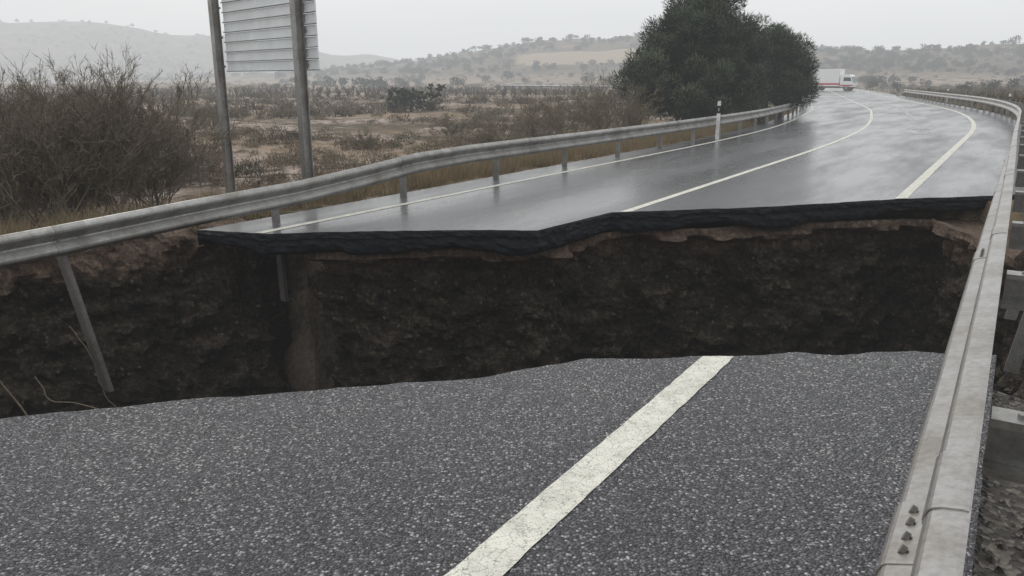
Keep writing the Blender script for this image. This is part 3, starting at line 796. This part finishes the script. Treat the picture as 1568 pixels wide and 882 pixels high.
pine("pine_tree",px2,py2,[(0,0,2.3,1.5,1.9,50),(-.9,.5,2.9,1.5,1.9,35),(.2,-.2,1.4,1.4,1.1,28)],44000)

for k,(u,s_,z) in enumerate([(-9.2,3.5,-1.5),(-9.15,3.2,-1.3),(-9.2,3.9,-1.7),(-9.1,4.3,-1.2)]):
    cu=bpy.data.curves.new("root","CURVE"); cu.dimensions='3D'; cu.bevel_depth=.009-.001*k; sp=cu.splines.new('POLY'); sp.points.add(19)
    x,y,_=W(u+.35,s_); px,py,pz=x,y,z+.2
    dx,dy,dz=.04,-.02,-.06
    for i in range(20):
        sp.points[i].co=(px,py,pz,1); dx+=random.uniform(-.025,.03); dy+=random.uniform(-.02,.02); dz=max(-.1,min(.0,dz+random.uniform(-.03,.03))); px+=dx*.8; py+=dy*.6; pz+=dz
    o=link(bpy.data.objects.new("exposed_root",cu)); cu.materials.append(M_ROOT)

# ------------------------------------------------------------------ mist, sky, light
vs=[];fs=[]; box_uv(vs,fs,np.array([0,1200,10]),np.array([1,0,0]),np.array([0,1,0]),np.array([0,0,1]),2400,1700,75)
m=bpy.data.materials.new("mist"); m.use_nodes=True; nt=m.node_tree; nt.nodes.clear()
SIG=.00125
o=N(nt,'ShaderNodeOutputMaterial'); va=N(nt,'ShaderNodeVolumeAbsorption'); va.inputs['Density'].default_value=SIG; va.inputs['Color'].default_value=(0,0,0,1)
em=N(nt,'ShaderNodeEmission'); em.inputs['Color'].default_value=(.965,.985,1,1); em.inputs['Strength'].default_value=SIG*.76  # the mist glows on its own: emission stands in for scattered skylight
ads=N(nt,'ShaderNodeAddShader'); L(nt,va.outputs[0],ads.inputs[0]); L(nt,em.outputs[0],ads.inputs[1]); L(nt,ads.outputs[0],o.inputs['Volume'])
mesh_obj("mist",vs,fs,[m])
w=bpy.data.worlds.new("World"); scene.world=w; w.use_nodes=True; nt=w.node_tree
bg=nt.nodes["Background"]; sky=N(nt,'ShaderNodeTexSky'); sky.sky_type='NISHITA'; sky.sun_disc=False
sky.sun_elevation=math.radians(48); sky.sun_rotation=math.radians(-35); sky.air_density=2; sky.dust_density=5
tc=N(nt,'ShaderNodeTexCoord'); mp=N(nt,'ShaderNodeMapping'); mp.inputs['Scale'].default_value=(1,1,3.5); L(nt,tc.outputs['Generated'],mp.inputs[0])
cn=N(nt,'ShaderNodeTexNoise'); cn.inputs['Scale'].default_value=2.2; cn.inputs['Detail'].default_value=3; L(nt,mp.outputs[0],cn.inputs['Vector'])
cr=ramp(nt,cn.outputs[0],[(.3,(8.5,8.8,8.95)),(.7,(10.5,10.7,10.75))])
c=mix(nt,.92,sky.outputs[0],cr.outputs[0]); L(nt,c,bg.inputs[0]); bg.inputs[1].default_value=.105
sd=bpy.data.lights.new("sun",'SUN'); sd.energy=1.3; sd.angle=math.radians(35); sd.color=(1,.98,.95)
so=link(bpy.data.objects.new("sun",sd))
el=math.radians(48); az=math.radians(-35)
dirv=Vector((math.sin(az)*math.cos(el),math.cos(az)*math.cos(el),math.sin(el))); so.rotation_euler=dirv.to_track_quat('Z','Y').to_euler()

cam=bpy.data.cameras.new("camera"); co=link(bpy.data.objects.new("camera",cam)); co.location=(0,0,1.7)
co.rotation_euler=(math.radians(90-15.1),0,0); cam.sensor_width=36; cam.lens=27.18; cam.clip_start=.05; cam.clip_end=6000
scene.camera=co
scene.view_settings.view_transform='Standard'; scene.view_settings.look='None'; scene.view_settings.exposure=0
